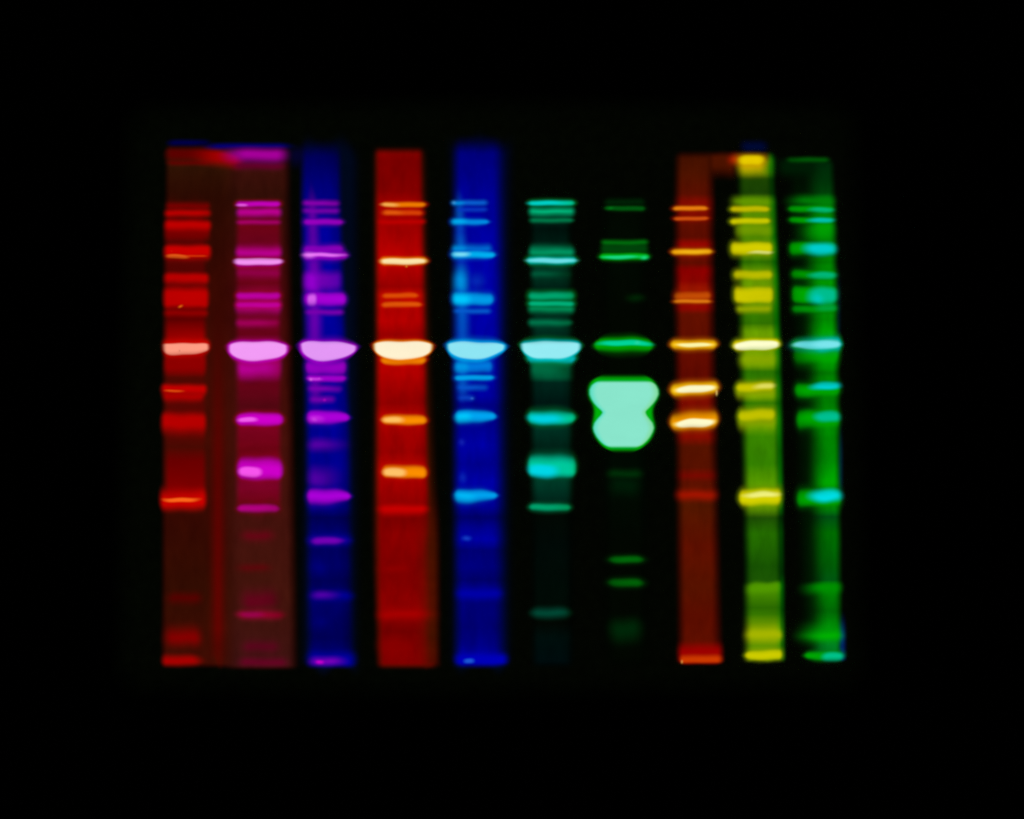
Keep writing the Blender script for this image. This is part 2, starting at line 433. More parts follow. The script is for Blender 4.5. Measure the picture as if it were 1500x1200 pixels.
B(347, 424, 966, 978, (104, 0, 36), s=10, st=9, sb=4, op=.75, mot=.25)

# ---- lane 3: violet on blue -----------------------------------------------------------------
l3 = lane([(212, 442, 500), (300, 442, 500), (500, 446, 508), (620, 448, 514), (977, 450, 520)],
          [(212, (0, 0, 72)), (240, (0, 0, 98)), (290, (0, 0, 130)), (330, (0, 0, 150)), (440, (0, 0, 158)), (590, (0, 0, 146)), (700, (0, 0, 140)), (742, (0, 0, 130)), (758, (0, 0, 82)), (780, (0, 0, 104)), (806, (0, 0, 92)), (830, (0, 0, 100)), (850, (0, 0, 84)), (880, (0, 0, 104)), (910, (0, 0, 92)), (935, (0, 0, 84)), (960, (0, 0, 112)), (977, (0, 0, 100))],
          'third lane, violet bands on blue', s=8, st=12, rt=(110, 120, 165), rf=.2)
B = maker(l3)
B(440, 526, 208, 982, None, name='smear', s=11, st=14, sb=8, nv=12, op=.8, base=0.000028, ramp=[(208, (1, 9, 30)), (982, (1, 9, 32))])
PU = (148, 0, 186)
B(449, 464, 282, 594, None, name='smear', s=9, st=26, sb=12, nv=16, nu=8, wv=0, op=.9,
  prof=[(258, 450, 459), (285, 444, 470), (400, 438, 482), (500, 440, 482), (606, 445, 480)],
  ramp=[(270, (96, 0, 150)), (300, (140, 0, 176)), (345, (116, 0, 172)), (400, (144, 0, 190)), (480, (136, 0, 184)), (560, (128, 0, 176)), (594, (96, 0, 160))])
B(443, 498, 294, 302, (142, 0, 174), st=4, sb=4, rt=(225, 220, 235))
B(443, 498, 305, 313, (118, 0, 166), st=4, sb=4)
B(443, 505, 320, 329.5, (158, 0, 192), st=4, sb=5, pr=3, rim=(80, 0, 160))
B(443, 505, 358, 374, (150, 0, 190), st=5, sb=5, rim=(80, 0, 170))
B(442, 512, 366, 383, (162, 0, 200), core=(244, 118, 255), cbox=(445, 503, 371, 376), cp=2, cs=.6, st=6, sb=6, kb=.22, pr=3, bl=.12, rim=(70, 0, 160))
B(443, 464, 371, 377, (246, 140, 255), name='speck', s=7, st=4, sb=4, op=.8, pl=3, pr=2)
B(445, 501, 397, 428, (112, 0, 178), s=6, st=6, sb=8, lt=(255, 255, 255), rt=(190, 220, 240), rf=-.3)
B(445, 468, 398, 430, (146, 0, 204), s=8, st=6, sb=8)
B(444, 509, 427, 450, (166, 0, 212), core=(216, 94, 238), cbox=(451, 463, 432, 448), cs=.5, st=5, sb=6, pr=5, rim=(80, 0, 180))
B(447, 504, 454, 461, (124, 0, 174), st=4, sb=4)
B(446, 509, 526, 550, (152, 0, 194), st=6, sb=9, rim=(60, 0, 160))
B(436, 526, 495, 535, (168, 0, 204), flank=(196, 60, 226), core=(228, 152, 246), cbox=(440, 522, 500.5, 528.5), cp=4, cs=.08, kb=.10, kt=.05, bl=.24, st=6, sb=6, pl=3.4, pr=2.5, pb=2.9, ee=1.0, ty=.36, tilt=-1, rim=(90, 0, 170))
B(447, 509, 549, 560, (170, 0, 206), core=(214, 60, 232), cbox=(452, 470, 553.5, 557.5), cs=.8, st=5, sb=5, pr=4, rim=(60, 0, 160))
B(453, 458, 554, 558, (240, 120, 240), name='speck', s=3, st=2.5, sb=2.5, nu=6, nv=4)
B(466, 469, 553.5, 556, (226, 80, 226), name='speck', s=2, st=2, sb=2, nu=6, nv=4)
B(451, 502, 565, 573, (124, 0, 176), st=4, sb=5, rt=(170, 200, 230), rf=-.2)
B(453, 492, 580, 589, (118, 0, 172), st=4, sb=5, rt=(190, 200, 230), tilt=.8)
B(473, 478, 584, 588, (190, 20, 190), name='speck', s=3, st=2.5, sb=2.5, nu=6, nv=4)
B(448, 514, 600, 623, (172, 0, 216), core=(196, 30, 226), cbox=(452, 474, 610, 620), cs=.7, st=5, sb=6, pl=5, pr=1.9, bl=.16, rim=(50, 0, 170))
B(457, 464, 612, 617, (232, 96, 242), name='speck', s=5, st=3, sb=3, nu=8, nv=4, tilt=-1.2)
B(451, 500, 643, 658, (88, 0, 164), s=8, sr=26, st=7, sb=9)
B(451, 492, 690, 714, (78, 0, 160), s=8, sr=24, st=14, sb=6)
B(448, 516, 714, 740, (172, 0, 216), st=7, sb=8, pl=5, pr=1.8, bl=.24, rim=(50, 0, 165))
B(450, 516, 785, 799, (0, 0, 150), s=8, st=10, sb=8)
B(453, 508, 786, 797, (122, 0, 184), s=8, sr=13, st=5, sb=6, pr=2, rim=(40, 0, 160))
B(454, 482, 822, 842, (0, 0, 124), s=12, st=12, sb=12)
B(452, 518, 865, 879, (0, 0, 150), s=9, st=8, sb=9, pr=3)
B(456, 494, 866, 876, (84, 0, 168), s=9, sr=16, st=5, sb=6)
B(455, 486, 900, 920, (0, 0, 112), s=12, st=12, sb=12)
B(450, 521, 960, 977, (0, 0, 160), s=9, st=12, sb=4)
B(454, 504, 963, 975, (118, 0, 182), core=(204, 0, 206), cbox=(463, 474, 967, 973), cs=.7, s=9, sr=14, st=5, sb=4)

# ---- lane 4: red and orange -----------------------------------------------------------------
l4 = lane([(219, 550, 620), (300, 550, 622), (500, 551, 626), (700, 550, 630), (860, 550, 638), (977, 554, 640)],
          [(219, (128, 2, 0)), (236, (122, 0, 0)), (280, (130, 0, 0)), (300, (160, 0, 0)), (340, (158, 0, 0)), (372, (182, 0, 0)), (395, (176, 0, 0)), (420, (150, 0, 0)), (432, (186, 6, 0)), (455, (172, 0, 0)), (470, (178, 0, 0)), (490, (150, 0, 0)), (515, (180, 0, 0)), (545, (176, 0, 0)), (590, (140, 0, 0)), (612, (176, 2, 0)), (640, (158, 0, 0)), (662, (150, 0, 0)), (690, (180, 2, 0)), (710, (162, 0, 0)), (760, (122, 0, 0)), (782, (134, 0, 0)), (830, (120, 0, 0)), (890, (140, 0, 0)), (925, (112, 0, 0)), (950, (130, 0, 0)), (977, (128, 0, 0))],
          'fourth lane, orange bands on red', s=7, st=5, sb=4, rt=(150, 225, 40), rf=.5, nv=48)
B = maker(l4)
B(545, 642, 216, 979, None, name='smear', s=9, st=10, sb=5, nv=12, base=0.000029, op=.9,
  ramp=[(216, (34, 12, 0)), (560, (36, 13, 0)), (700, (52, 17, 0)), (800, (72, 19, 0)), (979, (66, 17, 0))],
  prof=[(206, 536, 634), (500, 536, 642), (760, 536, 650), (984, 543, 652)])
B(614, 643, 740, 977, None, name='smear', s=8, sl=15, st=40, sb=4, nv=12, nu=12, wv=0, op=.9, mot=.25,
  ramp=[(745, (80, 14, 0)), (800, (70, 18, 0)), (890, (78, 16, 0)), (930, (62, 18, 0)), (977, (80, 12, 0))])
OR = dict(rim=(210, 24, 0))
B(557, 626, 296, 304, (250, 132, 0), core=(255, 184, 84), cbox=(556, 582, 297.5, 303), cs=.6, st=4, sb=4, pl=4, pr=4, **OR)
B(559, 621, 308, 315, (218, 66, 6), core=(232, 92, 14), cbox=(560, 588, 308, 315), cs=.7, st=4, sb=4, wv=.5, **OR)
B(553, 624, 321, 328, (192, 0, 0), st=4, sb=5)
B(555, 628, 375, 390, (252, 150, 6), flank=(255, 196, 70), core=(255, 232, 172), cbox=(556, 626, 378.5, 387.5), cp=3.5, cs=.20, st=4, sb=4, kb=.12, bl=.05, pr=4, **OR)
B(594, 597, 389, 391.5, (255, 190, 60), name='speck', s=2, st=2, sb=2, nu=6, nv=4)
B(558, 615, 429, 438, (226, 82, 6), st=4, sb=4, wv=.6, pr=4, **OR)
B(557, 620, 443, 450, (228, 90, 10), st=4, sb=4, wv=.5, pr=3, **OR)
B(556, 626, 520, 536, (242, 134, 0), st=6, sb=4, kb=.16, pl=4, pr=4, **OR)
B(545, 636, 496, 530, (244, 138, 0), flank=(255, 206, 90), core=(255, 242, 208), cbox=(547, 634, 500, 527), cp=5, cs=.08, kb=.06, kt=.02, st=4, sb=4, pl=3.4, pr=3.4, pb=3.3, ee=1.0, ty=.34, tilt=-1, bl=.06, lt=(255, 200, 230), lf=-.6, rim=(200, 30, 0))
B(557, 627, 606, 624, (250, 142, 0), core=(255, 198, 100), cbox=(560, 590, 611, 620), con=.9, cs=.5, st=5, sb=4, pl=3.4, pr=3, tilt=-1, **OR)
B(558, 627, 680, 702, (250, 142, 0), core=(255, 200, 110), cbox=(561, 594, 686, 699), con=.9, cs=.35, st=6, sb=4, pl=5, pr=5, tilt=-1, **OR)
B(553, 628, 737, 750, (198, 0, 0), s=8, st=5, sb=10, pl=4, pr=3)
B(553, 632, 892, 908, (168, 0, 0), s=10, sr=20, st=9, sb=9, pr=3)
B(555, 606, 826, 840, (138, 0, 0), s=12, st=8, sb=8)
B(556, 600, 932, 958, (136, 0, 0), s=14, st=12, sb=12)

# ---- lane 5: sky blue on deep blue ----------------------------------------------------------
l5 = lane([(207, 664, 740), (500, 663, 740), (977, 666, 743)],
          [(207, (0, 0, 92)), (225, (0, 0, 122)), (262, (0, 0, 138)), (300, (0, 0, 150)), (360, (0, 0, 160)), (440, (0, 0, 166)), (580, (0, 0, 158)), (594, (0, 0, 130)), (630, (0, 0, 146)), (652, (0, 0, 160)), (680, (0, 0, 142)), (705, (0, 0, 164)), (740, (0, 0, 150)), (758, (0, 0, 100)), (775, (0, 0, 140)), (790, (0, 0, 162)), (806, (0, 0, 112)), (830, (0, 0, 122)), (850, (0, 0, 104)), (868, (0, 0, 150)), (885, (0, 0, 116)), (920, (0, 0, 112)), (945, (0, 0, 128)), (965, (0, 0, 160)), (977, (0, 0, 150))],
          'fifth lane, sky-blue bands on deep blue', s=9, sr=13, st=12, sb=4, rt=(130, 130, 150), rf=.25, nv=48)
B = maker(l5)
B(658, 750, 205, 980, None, name='smear', s=13, st=14, sb=8, nv=12, op=.8, base=0.000028, ramp=[(205, (0, 6, 40)), (330, (0, 8, 32)), (980, (0, 9, 26))])
B(666, 680, 286, 592, None, name='smear', s=8, st=24, sb=14, nv=16, nu=8, wv=0, op=.9,
  prof=[(258, 666, 675), (288, 659, 686), (400, 656, 696), (500, 657, 698), (606, 662, 694)],
  ramp=[(268, (8, 30, 150)), (300, (4, 120, 214)), (340, (8, 74, 200)), (360, (0, 120, 214)), (385, (6, 60, 190)), (400, (0, 130, 216)), (460, (0, 110, 212)), (490, (4, 96, 206)), (550, (0, 120, 216)), (592, (10, 40, 180))])
B(660, 715, 294, 301, (10, 98, 210), st=4, sb=4, core=(0, 140, 224), cbox=(662, 680, 294, 301), cs=.7)
B(661.5, 668, 294.5, 299.5, (90, 180, 230), name='speck', s=4, st=3, sb=3, nu=6, nv=4, op=.6)
B(668, 715, 305, 310, (8, 56, 194), st=4, sb=4)
B(659, 719, 320, 329, (0, 146, 234), st=4, sb=5, pr=2.6, core=(0, 178, 244), cbox=(662, 682, 320, 330), cs=.8, rim=(0, 60, 200))
B(661, 721, 358, 372, (0, 112, 216), st=5, sb=5, core=(0, 148, 226), cbox=(661, 682, 358, 372), cs=.6)
B(659, 728, 367, 380, (0, 184, 246), core=(128, 234, 252), cbox=(664, 686, 370, 376), cs=.7, st=5, sb=5, kb=.2, pr=3, bl=.14, rim=(0, 70, 200))
B(684, 712, 400, 424, (4, 40, 180), s=10, st=10, sb=10)
B(664, 685, 397, 430, (0, 142, 218), s=8, st=8, sb=8)
B(661, 725, 427, 449, (0, 158, 234), core=(0, 198, 252), cbox=(663, 688, 429, 449), cs=.7, st=6, sb=5, pr=4, rim=(0, 70, 200))
B(664, 720, 453, 459, (6, 92, 206), st=4, sb=4)
B(664, 723, 526, 548, (0, 122, 222), st=6, sb=6, lt=(255, 255, 255), core=(0, 150, 230), cbox=(666, 686, 528, 548), cs=.6, rim=(0, 60, 190))
B(652, 744, 495, 533, (0, 176, 242), flank=(40, 200, 244), core=(142, 229, 243), cbox=(655.5, 740, 501, 526), cp=4, cs=.08, kb=.10, kt=.05, bl=.2, st=6, sb=6, pl=3.4, pr=2.5, pb=2.9, ee=1.0, ty=.36, tilt=-1, rim=(0, 90, 200))
B(664, 726, 549, 558, (0, 170, 242), st=4, sb=4, pr=3, kb=.06, rim=(0, 70, 200))
B(669, 716, 563, 571, (6, 84, 202), st=4, sb=5, rt=(160, 200, 230), rf=-.2)
B(670, 696, 579, 586, (10, 64, 192), st=4, sb=5)
B(689, 694, 582, 585.5, (60, 120, 210), name='speck', s=3, st=2, sb=2, nu=6, nv=4)
B(665, 729, 599, 621, (0, 164, 240), core=(0, 198, 250), cbox=(666, 690, 606, 620), cs=.7, st=5, sb=6, pl=5, pr=1.9, bl=.16, rim=(0, 50, 190))
B(671, 682, 643, 653, (22, 36, 178), s=5, st=5, sb=5, name='smear')
B(672, 684, 692, 708, (14, 44, 182), s=6, st=7, sb=7, name='smear')
B(664, 731, 715, 737, (0, 164, 240), core=(0, 184, 246), cbox=(668, 695, 720, 735), cs=.8, st=6, sb=7, pl=5, pr=1.8, bl=.22, rim=(0, 50, 185))
B(676, 691, 786, 791, (24, 66, 204), s=5, st=4, sb=4, op=.9)
B(668, 736, 862, 876, (0, 0, 168), s=8, st=7, sb=8)
B(666, 744, 961, 974, (0, 0, 184), core=(26, 84, 210), cbox=(680, 694, 965, 972), cs=.6, s=7, st=9, sb=3, tilt=-.5)

# ---- lane 6: teal ---------------------------------------------------------------------------
l6 = lane([(290, 775, 840), (977, 778, 842)],
          [(290, (0, 20, 12)), (318, (0, 36, 24)), (335, (0, 16, 11)), (352, (0, 24, 16)), (392, (0, 50, 32)), (410, (0, 44, 28)), (422, (0, 30, 20)), (462, (0, 44, 28)), (482, (0, 48, 32)), (495, (0, 30, 22)), (530, (0, 90, 56)), (552, (0, 80, 50)), (560, (0, 36, 26)), (590, (0, 22, 18)), (630, (0, 48, 34)), (655, (0, 32, 22)), (668, (0, 40, 28)), (708, (0, 56, 38)), (728, (0, 40, 28)), (755, (2, 8, 3)), (800, (1, 9, 6)), (880, (1, 10, 5)), (912, (2, 6, 2)), (935, (0, 13, 11)), (977, (0, 11, 13))],
          'sixth lane, teal bands on near black', s=8, st=8, sb=6, rt=(150, 180, 150), rf=.3)
B = maker(l6)
GR = dict(rim=(0, 130, 50))
B(772, 844, 293.5, 302, (0, 206, 160), core=(0, 220, 210), cbox=(770, 825, 295, 301), cs=.6, st=4, sb=4, pl=5, pr=5, rt=(200, 245, 200), rf=.5, **GR)
B(774, 842, 303, 316, (0, 160, 104), st=4, sb=6, kb=.03, core=(0, 178, 120), cbox=(772, 842, 308, 312), cs=.7)
B(775, 841, 320, 326, (0, 126, 76), st=4, sb=4, pr=4)
B(775, 841, 357, 372, (0, 96, 60), st=5, sb=6, rt=(150, 160, 150), rf=-.3)
B(774, 842, 365, 377, (0, 152, 100), st=7, sb=5)
B(769, 847, 374.5, 389, (0, 214, 196), core=(114, 236, 246), cbox=(770, 846, 378.5, 385), cp=2.4, cs=.4, st=5, sb=5, kb=.20, pl=5, pr=4, **GR)
B(777, 838, 396, 406, (0, 88, 56), st=5, sb=6, rt=(110, 130, 110), rf=-.4)
B(772, 843, 426, 440, (0, 172, 114), st=5, sb=6, lt=(255, 255, 255), rt=(225, 235, 200), rf=.3, **GR)
B(773, 842, 446, 458, (0, 142, 86), st=5, sb=6, kb=.03)
B(772, 843, 441, 449, (0, 184, 126), st=4, sb=4, **GR)
B(773, 839, 467, 474, (0, 118, 76), st=4, sb=8, pr=3, rt=(200, 220, 200))
B(777, 834, 530, 552, (0, 104, 64), st=6, sb=10, kb=.04, rt=(160, 180, 160), rf=-.1)
B(770, 845, 516, 533, (0, 200, 204), st=6, sb=6, kb=.28, rim=(0, 150, 80))
B(761, 853, 495, 531, (0, 200, 208), core=(150, 236, 244), cbox=(763.5, 850.5, 500.5, 525), cp=4.5, cs=.09, kb=.08, kt=.04, st=6, sb=5, pl=3.4, pr=3.4, pb=3.3, ee=1.0, ty=.36, tilt=-1, bl=.06, rim=(0, 140, 60))
B(771, 845, 600, 625, (0, 200, 156), core=(0, 212, 228), cbox=(774, 822, 606, 621), cs=.6, st=8, sb=6, pl=3.4, pr=2.6, rt=(160, 240, 170), rf=.5, rim=(0, 120, 56))
B(771, 846, 671, 703, (0, 200, 156), core=(0, 214, 230), cbox=(772, 816, 681, 701), cs=.5, st=16, sb=6, pl=4, pr=4, rt=(160, 240, 170), rf=.5, rim=(0, 110, 62))
B(773, 838, 737, 749, (0, 168, 112), st=5, sb=5, pl=3.4, pr=3.4, rt=(220, 235, 200), rim=(0, 100, 56))
B(776, 838, 890, 904, (0, 74, 54), s=9, st=7, sb=8, pl=3, pr=3, rt=(120, 170, 110), rf=.2)

# ---- lane 7: green --------------------------------------------------------------------------
l7 = lane([(285, 878, 950), (977, 882, 952)],
          [(285, (2, 7, 1)), (360, (2, 9, 2)), (460, (2, 6, 1)), (600, (2, 7, 1)), (700, (1, 9, 2)), (800, (2, 6, 1)), (977, (2, 6, 1))],
          'seventh lane, green bands on black with a huge pale mint blob', s=14, st=10, sb=10)
B = maker(l7)
B(884, 946, 291, 300, (0, 34, 6), s=6, st=5, sb=6)
B(883, 947, 302, 309, (0, 90, 16), st=4, sb=4, pl=3, rim=(0, 40, 4))
B(890, 899, 303.5, 307, (0, 122, 24), name='speck', s=5, st=2.5, sb=2.5, nu=8, nv=4, tilt=.8)
B(879, 950, 355, 374, (0, 66, 10), st=5, sb=5)
B(880, 950, 352.5, 359, (0, 112, 14), st=4, sb=4, bend=1)
B(876, 953, 371, 382.5, (0, 196, 18), core=(26, 226, 136), cbox=(882, 934, 374.5, 379.5), cp=2, cs=.5, st=5, sb=4, pl=4, pr=4, kb=.08, rim=(0, 90, 0))
B(937, 950, 375.5, 379.5, (30, 226, 140), name='speck', s=5, st=3, sb=3, nu=8, nv=4)
B(916, 946, 432, 442, (0, 36, 4), s=10, st=6, sb=6)
B(868, 959, 492, 516, (0, 172, 0), core=(0, 212, 154), cbox=(878, 955, 499, 506.5), cp=3, cs=.35, st=6, sb=9, pl=3, pr=3, kb=.25, kt=.3, rim=(0, 90, 0))
B(930, 937, 500, 504, (70, 226, 190), name='speck', s=5, st=3, sb=3, nu=8, nv=4, op=.8)
B(862, 966, 552, 660, (0, 178, 10), st=4, sb=3.5, s=4, nu=24, nv=48, wu=.01, wv=.012, rim=(0, 110, 0), rimat=.6, g=1.2, mot=.04, bend=0,
  prof=[(545, 891, 936), (548, 882, 945), (551, 875, 951), (555, 867, 958), (560, 861, 963), (566, 858, 967), (572, 857, 969.5), (579, 857.5, 969.5), (586, 860, 967), (592, 864, 963), (598, 866, 960.5), (604, 866.5, 959.5), (612, 865.5, 960.5), (619, 864, 962.5), (626, 863.5, 963.5), (633, 865, 962), (640, 868, 959), (647, 873, 954), (652, 878, 948), (657, 885, 941), (661, 894, 932), (666, 906, 920)], name='band')
B(864, 963, 559, 655, (138, 230, 204), rim=(0, 196, 130), st=2.9, sb=2.9, s=2.6, nu=24, nv=48, wu=.012, wv=.01, rimat=.75, g=1.0, mot=.04, lt=(180, 250, 250), lf=-.72, rt=(245, 246, 205), rf=.7,
  prof=[(556, 880, 945), (558, 875, 952), (561, 869, 959), (565, 864, 963.5), (571, 861, 966.5), (578, 861, 967), (585, 864, 963.5), (591, 868, 959), (597, 874, 953), (602, 880, 947.5), (605, 881, 947), (609, 878, 949), (614, 873, 953), (620, 868.5, 958), (627, 866.5, 960), (633, 868, 958), (640, 872, 954), (646, 877, 949), (651, 883, 943), (655, 891, 935), (657, 898, 928)], name='band', label='pale mint overloaded double band with green rim')
B(888, 942, 687, 700, (0, 48, 8), s=9, st=6, sb=7)
B(890, 940, 697, 726, (0, 26, 6), s=12, st=8, sb=12)
B(888, 946, 813.5, 824, (0, 106, 10), s=9, st=5, sb=6, pl=3, pr=3, rim=(0, 50, 4), lt=(200, 210, 255))
B(887, 946, 847, 860, (0, 102, 8), s=9, st=6, sb=6, pl=3, pr=3, rim=(0, 50, 4), lt=(200, 200, 255), lf=.3)
B(890, 942, 904, 940, (0, 38, 8), s=12, st=10, sb=14)

# ---- lane 8: rust ---------------------------------------------------------------------------
l8 = lane([(224, 989, 1044), (420, 988, 1044), (700, 990, 1050), (972, 993, 1057)],
          [(224, (64, 16, 0)), (255, (76, 18, 0)), (285, (88, 14, 0)), (296, (128, 10, 0)), (312, (130, 10, 0)), (330, (96, 14, 0)), (348, (90, 12, 0)), (358, (150, 6, 0)), (376, (110, 12, 0)), (386, (92, 12, 0)), (396, (138, 0, 0)), (412, (134, 4, 0)), (422, (150, 20, 0)), (452, (140, 6, 0)), (460, (98, 16, 0)), (490, (94, 14, 0)), (520, (100, 12, 0)), (550, (96, 10, 0)), (586, (128, 14, 0)), (594, (120, 8, 0)), (640, (134, 12, 0)), (654, (84, 18, 0)), (685, (84, 16, 0)), (697, (116, 8, 0)), (706, (92, 16, 0)), (740, (80, 22, 0)), (800, (92, 15, 0)), (860, (86, 18, 0)), (900, (90, 13, 0)), (940, (92, 14, 0)), (972, (150, 0, 0))],
          'eighth lane, yellow-orange bands on rust brown', s=10, sr=11, st=6, sb=3, lt=(150, 220, 100), lf=-.4, rt=(200, 200, 100), rf=.75)
B = maker(l8)
B(1036, 1080, 224, 258, (74, 18, 0), name='smear', s=8, st=5, sb=10)
B(983, 1039, 302, 309, (240, 132, 16), st=3.5, sb=3.5, pl=4, pr=4, rim=(170, 40, 0), lt=(210, 200, 200), lf=-.6, wv=.3)
B(984, 1040, 317.5, 323, (216, 84, 16), st=3.5, sb=3.5, pl=4, pr=4, rim=(160, 20, 0), lt=(210, 220, 200), lf=-.5, wv=.3)
B(981, 1045, 363.5, 374, (252, 164, 8), core=(255, 192, 24), cbox=(990, 1040, 366, 372), cs=.7, st=4, sb=4.5, kb=.14, pl=4, pr=4, rim=(190, 60, 0))
B(985, 1043, 427, 442, (200, 80, 6), st=6, sb=5, lt=(180, 220, 200), lf=-.4, rim=(160, 30, 0))
B(984, 1043, 438.5, 444, (232, 128, 20), st=3, sb=3, pl=4, pr=4, bend=-1.2, lt=(220, 225, 200), lf=-.4, rim=(190, 70, 0))
B(980, 1052, 496, 514, (255, 190, 10), flank=(255, 224, 40), core=(255, 248, 170), cbox=(989, 1046, 502, 508.5), cp=2.4, cs=.35, st=5, sb=5, kb=.22, pl=4, pr=4, tilt=.6, rim=(206, 96, 0))
B(980, 1054, 558, 581, (255, 192, 10), flank=(255, 226, 50), core=(255, 251, 200), cbox=(987, 1050, 564.5, 575.5), cp=2.6, cs=.25, st=6, sb=6, kb=.14, pl=4, pr=4, tilt=1.8, rim=(206, 96, 0))
B(1048, 1051, 571, 580, (255, 220, 120), name='speck', s=2, st=2, sb=3, nu=6, nv=4)
B(979, 1054, 606, 633, (244, 156, 0), flank=(255, 226, 50), core=(255, 252, 204), cbox=(987, 1049, 614, 627), cp=2.6, cs=.25, st=14, sb=7, kb=.12, kt=.12, pl=3, pr=4, tilt=2.5, rim=(190, 80, 0), lt=(255, 255, 255))
B(990, 1051, 716, 733, (166, 20, 0), s=8, st=7, sb=8, mot=.2)
B(993, 1058, 950, 972, (156, 0, 0), s=6, st=14, sb=3)
B(995, 1058, 960, 971.5, (204, 58, 0), s=4, sr=6, st=5, sb=2.5)
B(997.4, 1000, 966.5, 972, (255, 196, 90), name='speck', s=2, st=3, sb=2, nu=6, nv=4)

# ---- lane 9: yellow -------------------------------------------------------------------------
l9 = lane([(232, 1080, 1132), (420, 1080, 1139), (560, 1083, 1143), (700, 1088, 1144), (968, 1092, 1147)],
          [(232, (92, 117, 0)), (252, (92, 127, 0)), (262, (28, 68, 2)), (284, (25, 64, 4)), (296, (77, 143, 0)), (314, (80, 137, 0)), (330, (80, 143, 0)), (346, (45, 121, 0)), (364, (100, 156, 0)), (384, (42, 109, 0)), (400, (92, 156, 0)), (414, (100, 156, 0)), (436, (109, 161, 0)), (460, (52, 121, 0)), (474, (47, 111, 0)), (486, (104, 158, 0)), (500, (117, 166, 0)), (532, (109, 160, 0)), (544, (43, 117, 0)), (556, (50, 125, 0)), (580, (112, 162, 0)), (590, (47, 119, 0)), (620, (92, 156, 0)), (640, (55, 129, 0)), (680, (50, 125, 0)), (708, (87, 154, 0)), (740, (100, 156, 0)), (758, (28, 74, 4)), (782, (36, 107, 0)), (830, (23, 82, 2)), (852, (28, 86, 4))],
          'ninth lane, yellow bands on leaf green', s=9, st=4, sb=3, lt=(110, 110, 60), lf=-.35, rt=(90, 225, 60), rf=.4)
B = maker(l9)
B(1090, 1146, 852, 968, None, name='smear', s=8, sr=4, st=4, sb=3, nv=16, nu=10, wv=0, lt=(120, 100, 60), lf=-.3, rt=(60, 235, 60), rf=.5,
  ramp=[(850, (76, 148, 0)), (864, (72, 140, 0)), (890, (42, 104, 0)), (900, (54, 118, 0)), (912, (96, 144, 0)), (926, (150, 174, 0)), (938, (130, 164, 0)), (946, (96, 148, 0)), (968, (150, 176, 0))])
B(1131, 1141, 226, 968, None, name='smear', s=6, st=5, sb=4, nv=40, nu=10, wv=0, op=.95, mot=.12,
  prof=[(222, 1117, 1137), (300, 1119, 1142), (420, 1123, 1147), (560, 1128, 1150), (700, 1132, 1152), (850, 1136, 1154), (972, 1139, 1154)],
  ramp=[(226, (0, 126, 0)), (250, (0, 108, 0)), (264, (0, 52, 0)), (284, (0, 57, 0)), (300, (0, 126, 0)), (345, (0, 115, 0)), (365, (0, 148, 0)), (385, (0, 104, 0)), (405, (0, 144, 0)), (450, (0, 135, 0)), (470, (0, 117, 0)), (500, (0, 151, 0)), (530, (0, 135, 0)), (546, (0, 97, 0)), (568, (0, 139, 0)), (590, (0, 104, 0)), (612, (0, 147, 0)), (660, (0, 109, 0)), (705, (0, 129, 0)), (738, (0, 135, 0)), (757, (0, 41, 4)), (780, (0, 75, 0)), (840, (0, 52, 4)), (858, (0, 99, 0)), (895, (0, 72, 0)), (930, (40, 126, 0)), (946, (20, 99, 0)), (968, (60, 135, 0))])
GY = dict(rt=(170, 220, 60), rf=.8)
B(1084, 1125, 211, 223, (0, 9, 50), name='smear', s=8, st=9, sb=4)
B(1122, 1133, 227, 256, (0, 142, 0), name='smear', s=9, st=6, sb=10)
B(1065, 1090, 226, 240, (176, 28, 0), name='smear', s=8, st=6, sb=8)
B(1080, 1122, 228, 255, (198, 172, 0), name='smear', s=8, st=5, sb=10)
B(1078, 1123, 226, 240, (236, 206, 0), name='smear', s=9, st=4, sb=8, rim=(190, 120, 0), rt=(190, 230, 100), rf=.6)
B(1068, 1133, 290, 304, (100, 150, 0), s=8, st=8, sb=6, lt=(150, 120, 60), lf=-.3, rt=(40, 220, 60), rf=.5)
YR = dict(rim=(120, 140, 0))
B(1067, 1129, 300.5, 311, (202, 190, 0), st=4, sb=5, pl=4, pr=4, **GY, **YR)
B(1067, 1130, 318, 328, (214, 208, 0), st=4, sb=6, pl=4, pr=4, kb=.06, **GY, **YR)
B(1074, 1134, 326, 346, (120, 158, 0), st=6, sb=12, lt=(130, 120, 60), lf=-.4, rt=(30, 220, 60), rf=.5, op=.8)
B(1068, 1133, 353, 376, (212, 205, 0), core=(238, 234, 128), cbox=(1098, 1134, 368.5, 372.5), cs=.5, st=5, sb=6, kb=.05, **GY, **YR)
B(1072, 1133, 394.5, 411, (192, 190, 0), st=5, sb=6, **GY, **YR)
B(1073, 1134, 418, 446, (206, 200, 0), st=6, sb=5, **GY, **YR)
B(1077, 1131, 446, 458, (152, 170, 0), st=5, sb=6, kb=.05, **GY)
B(1071, 1144, 494, 516, (228, 216, 0), flank=(245, 238, 50), core=(255, 255, 205), cbox=(1073, 1143, 499, 513.5), cp=3.4, cs=.16, st=5, sb=6, kb=.26, pl=4, pr=3, bl=-.06, tilt=1, rt=(90, 215, 60), rf=.86, **YR)
B(1082, 1138, 516, 537, (134, 166, 0), s=8, st=6, sb=9, rt=(20, 210, 60), rf=.6)
B(1076, 1136, 559, 584, (150, 172, 0), st=6, sb=8, kb=.12, **GY)
B(1076, 1136, 558, 574, (208, 200, 0), core=(230, 224, 96), cbox=(1106, 1137, 563, 570), cs=.6, st=6, sb=7, kb=.08, pl=4, tilt=2, **GY, **YR)
B(1079, 1137, 598, 627, (140, 168, 0), st=6, sb=12, kb=.10, **GY)
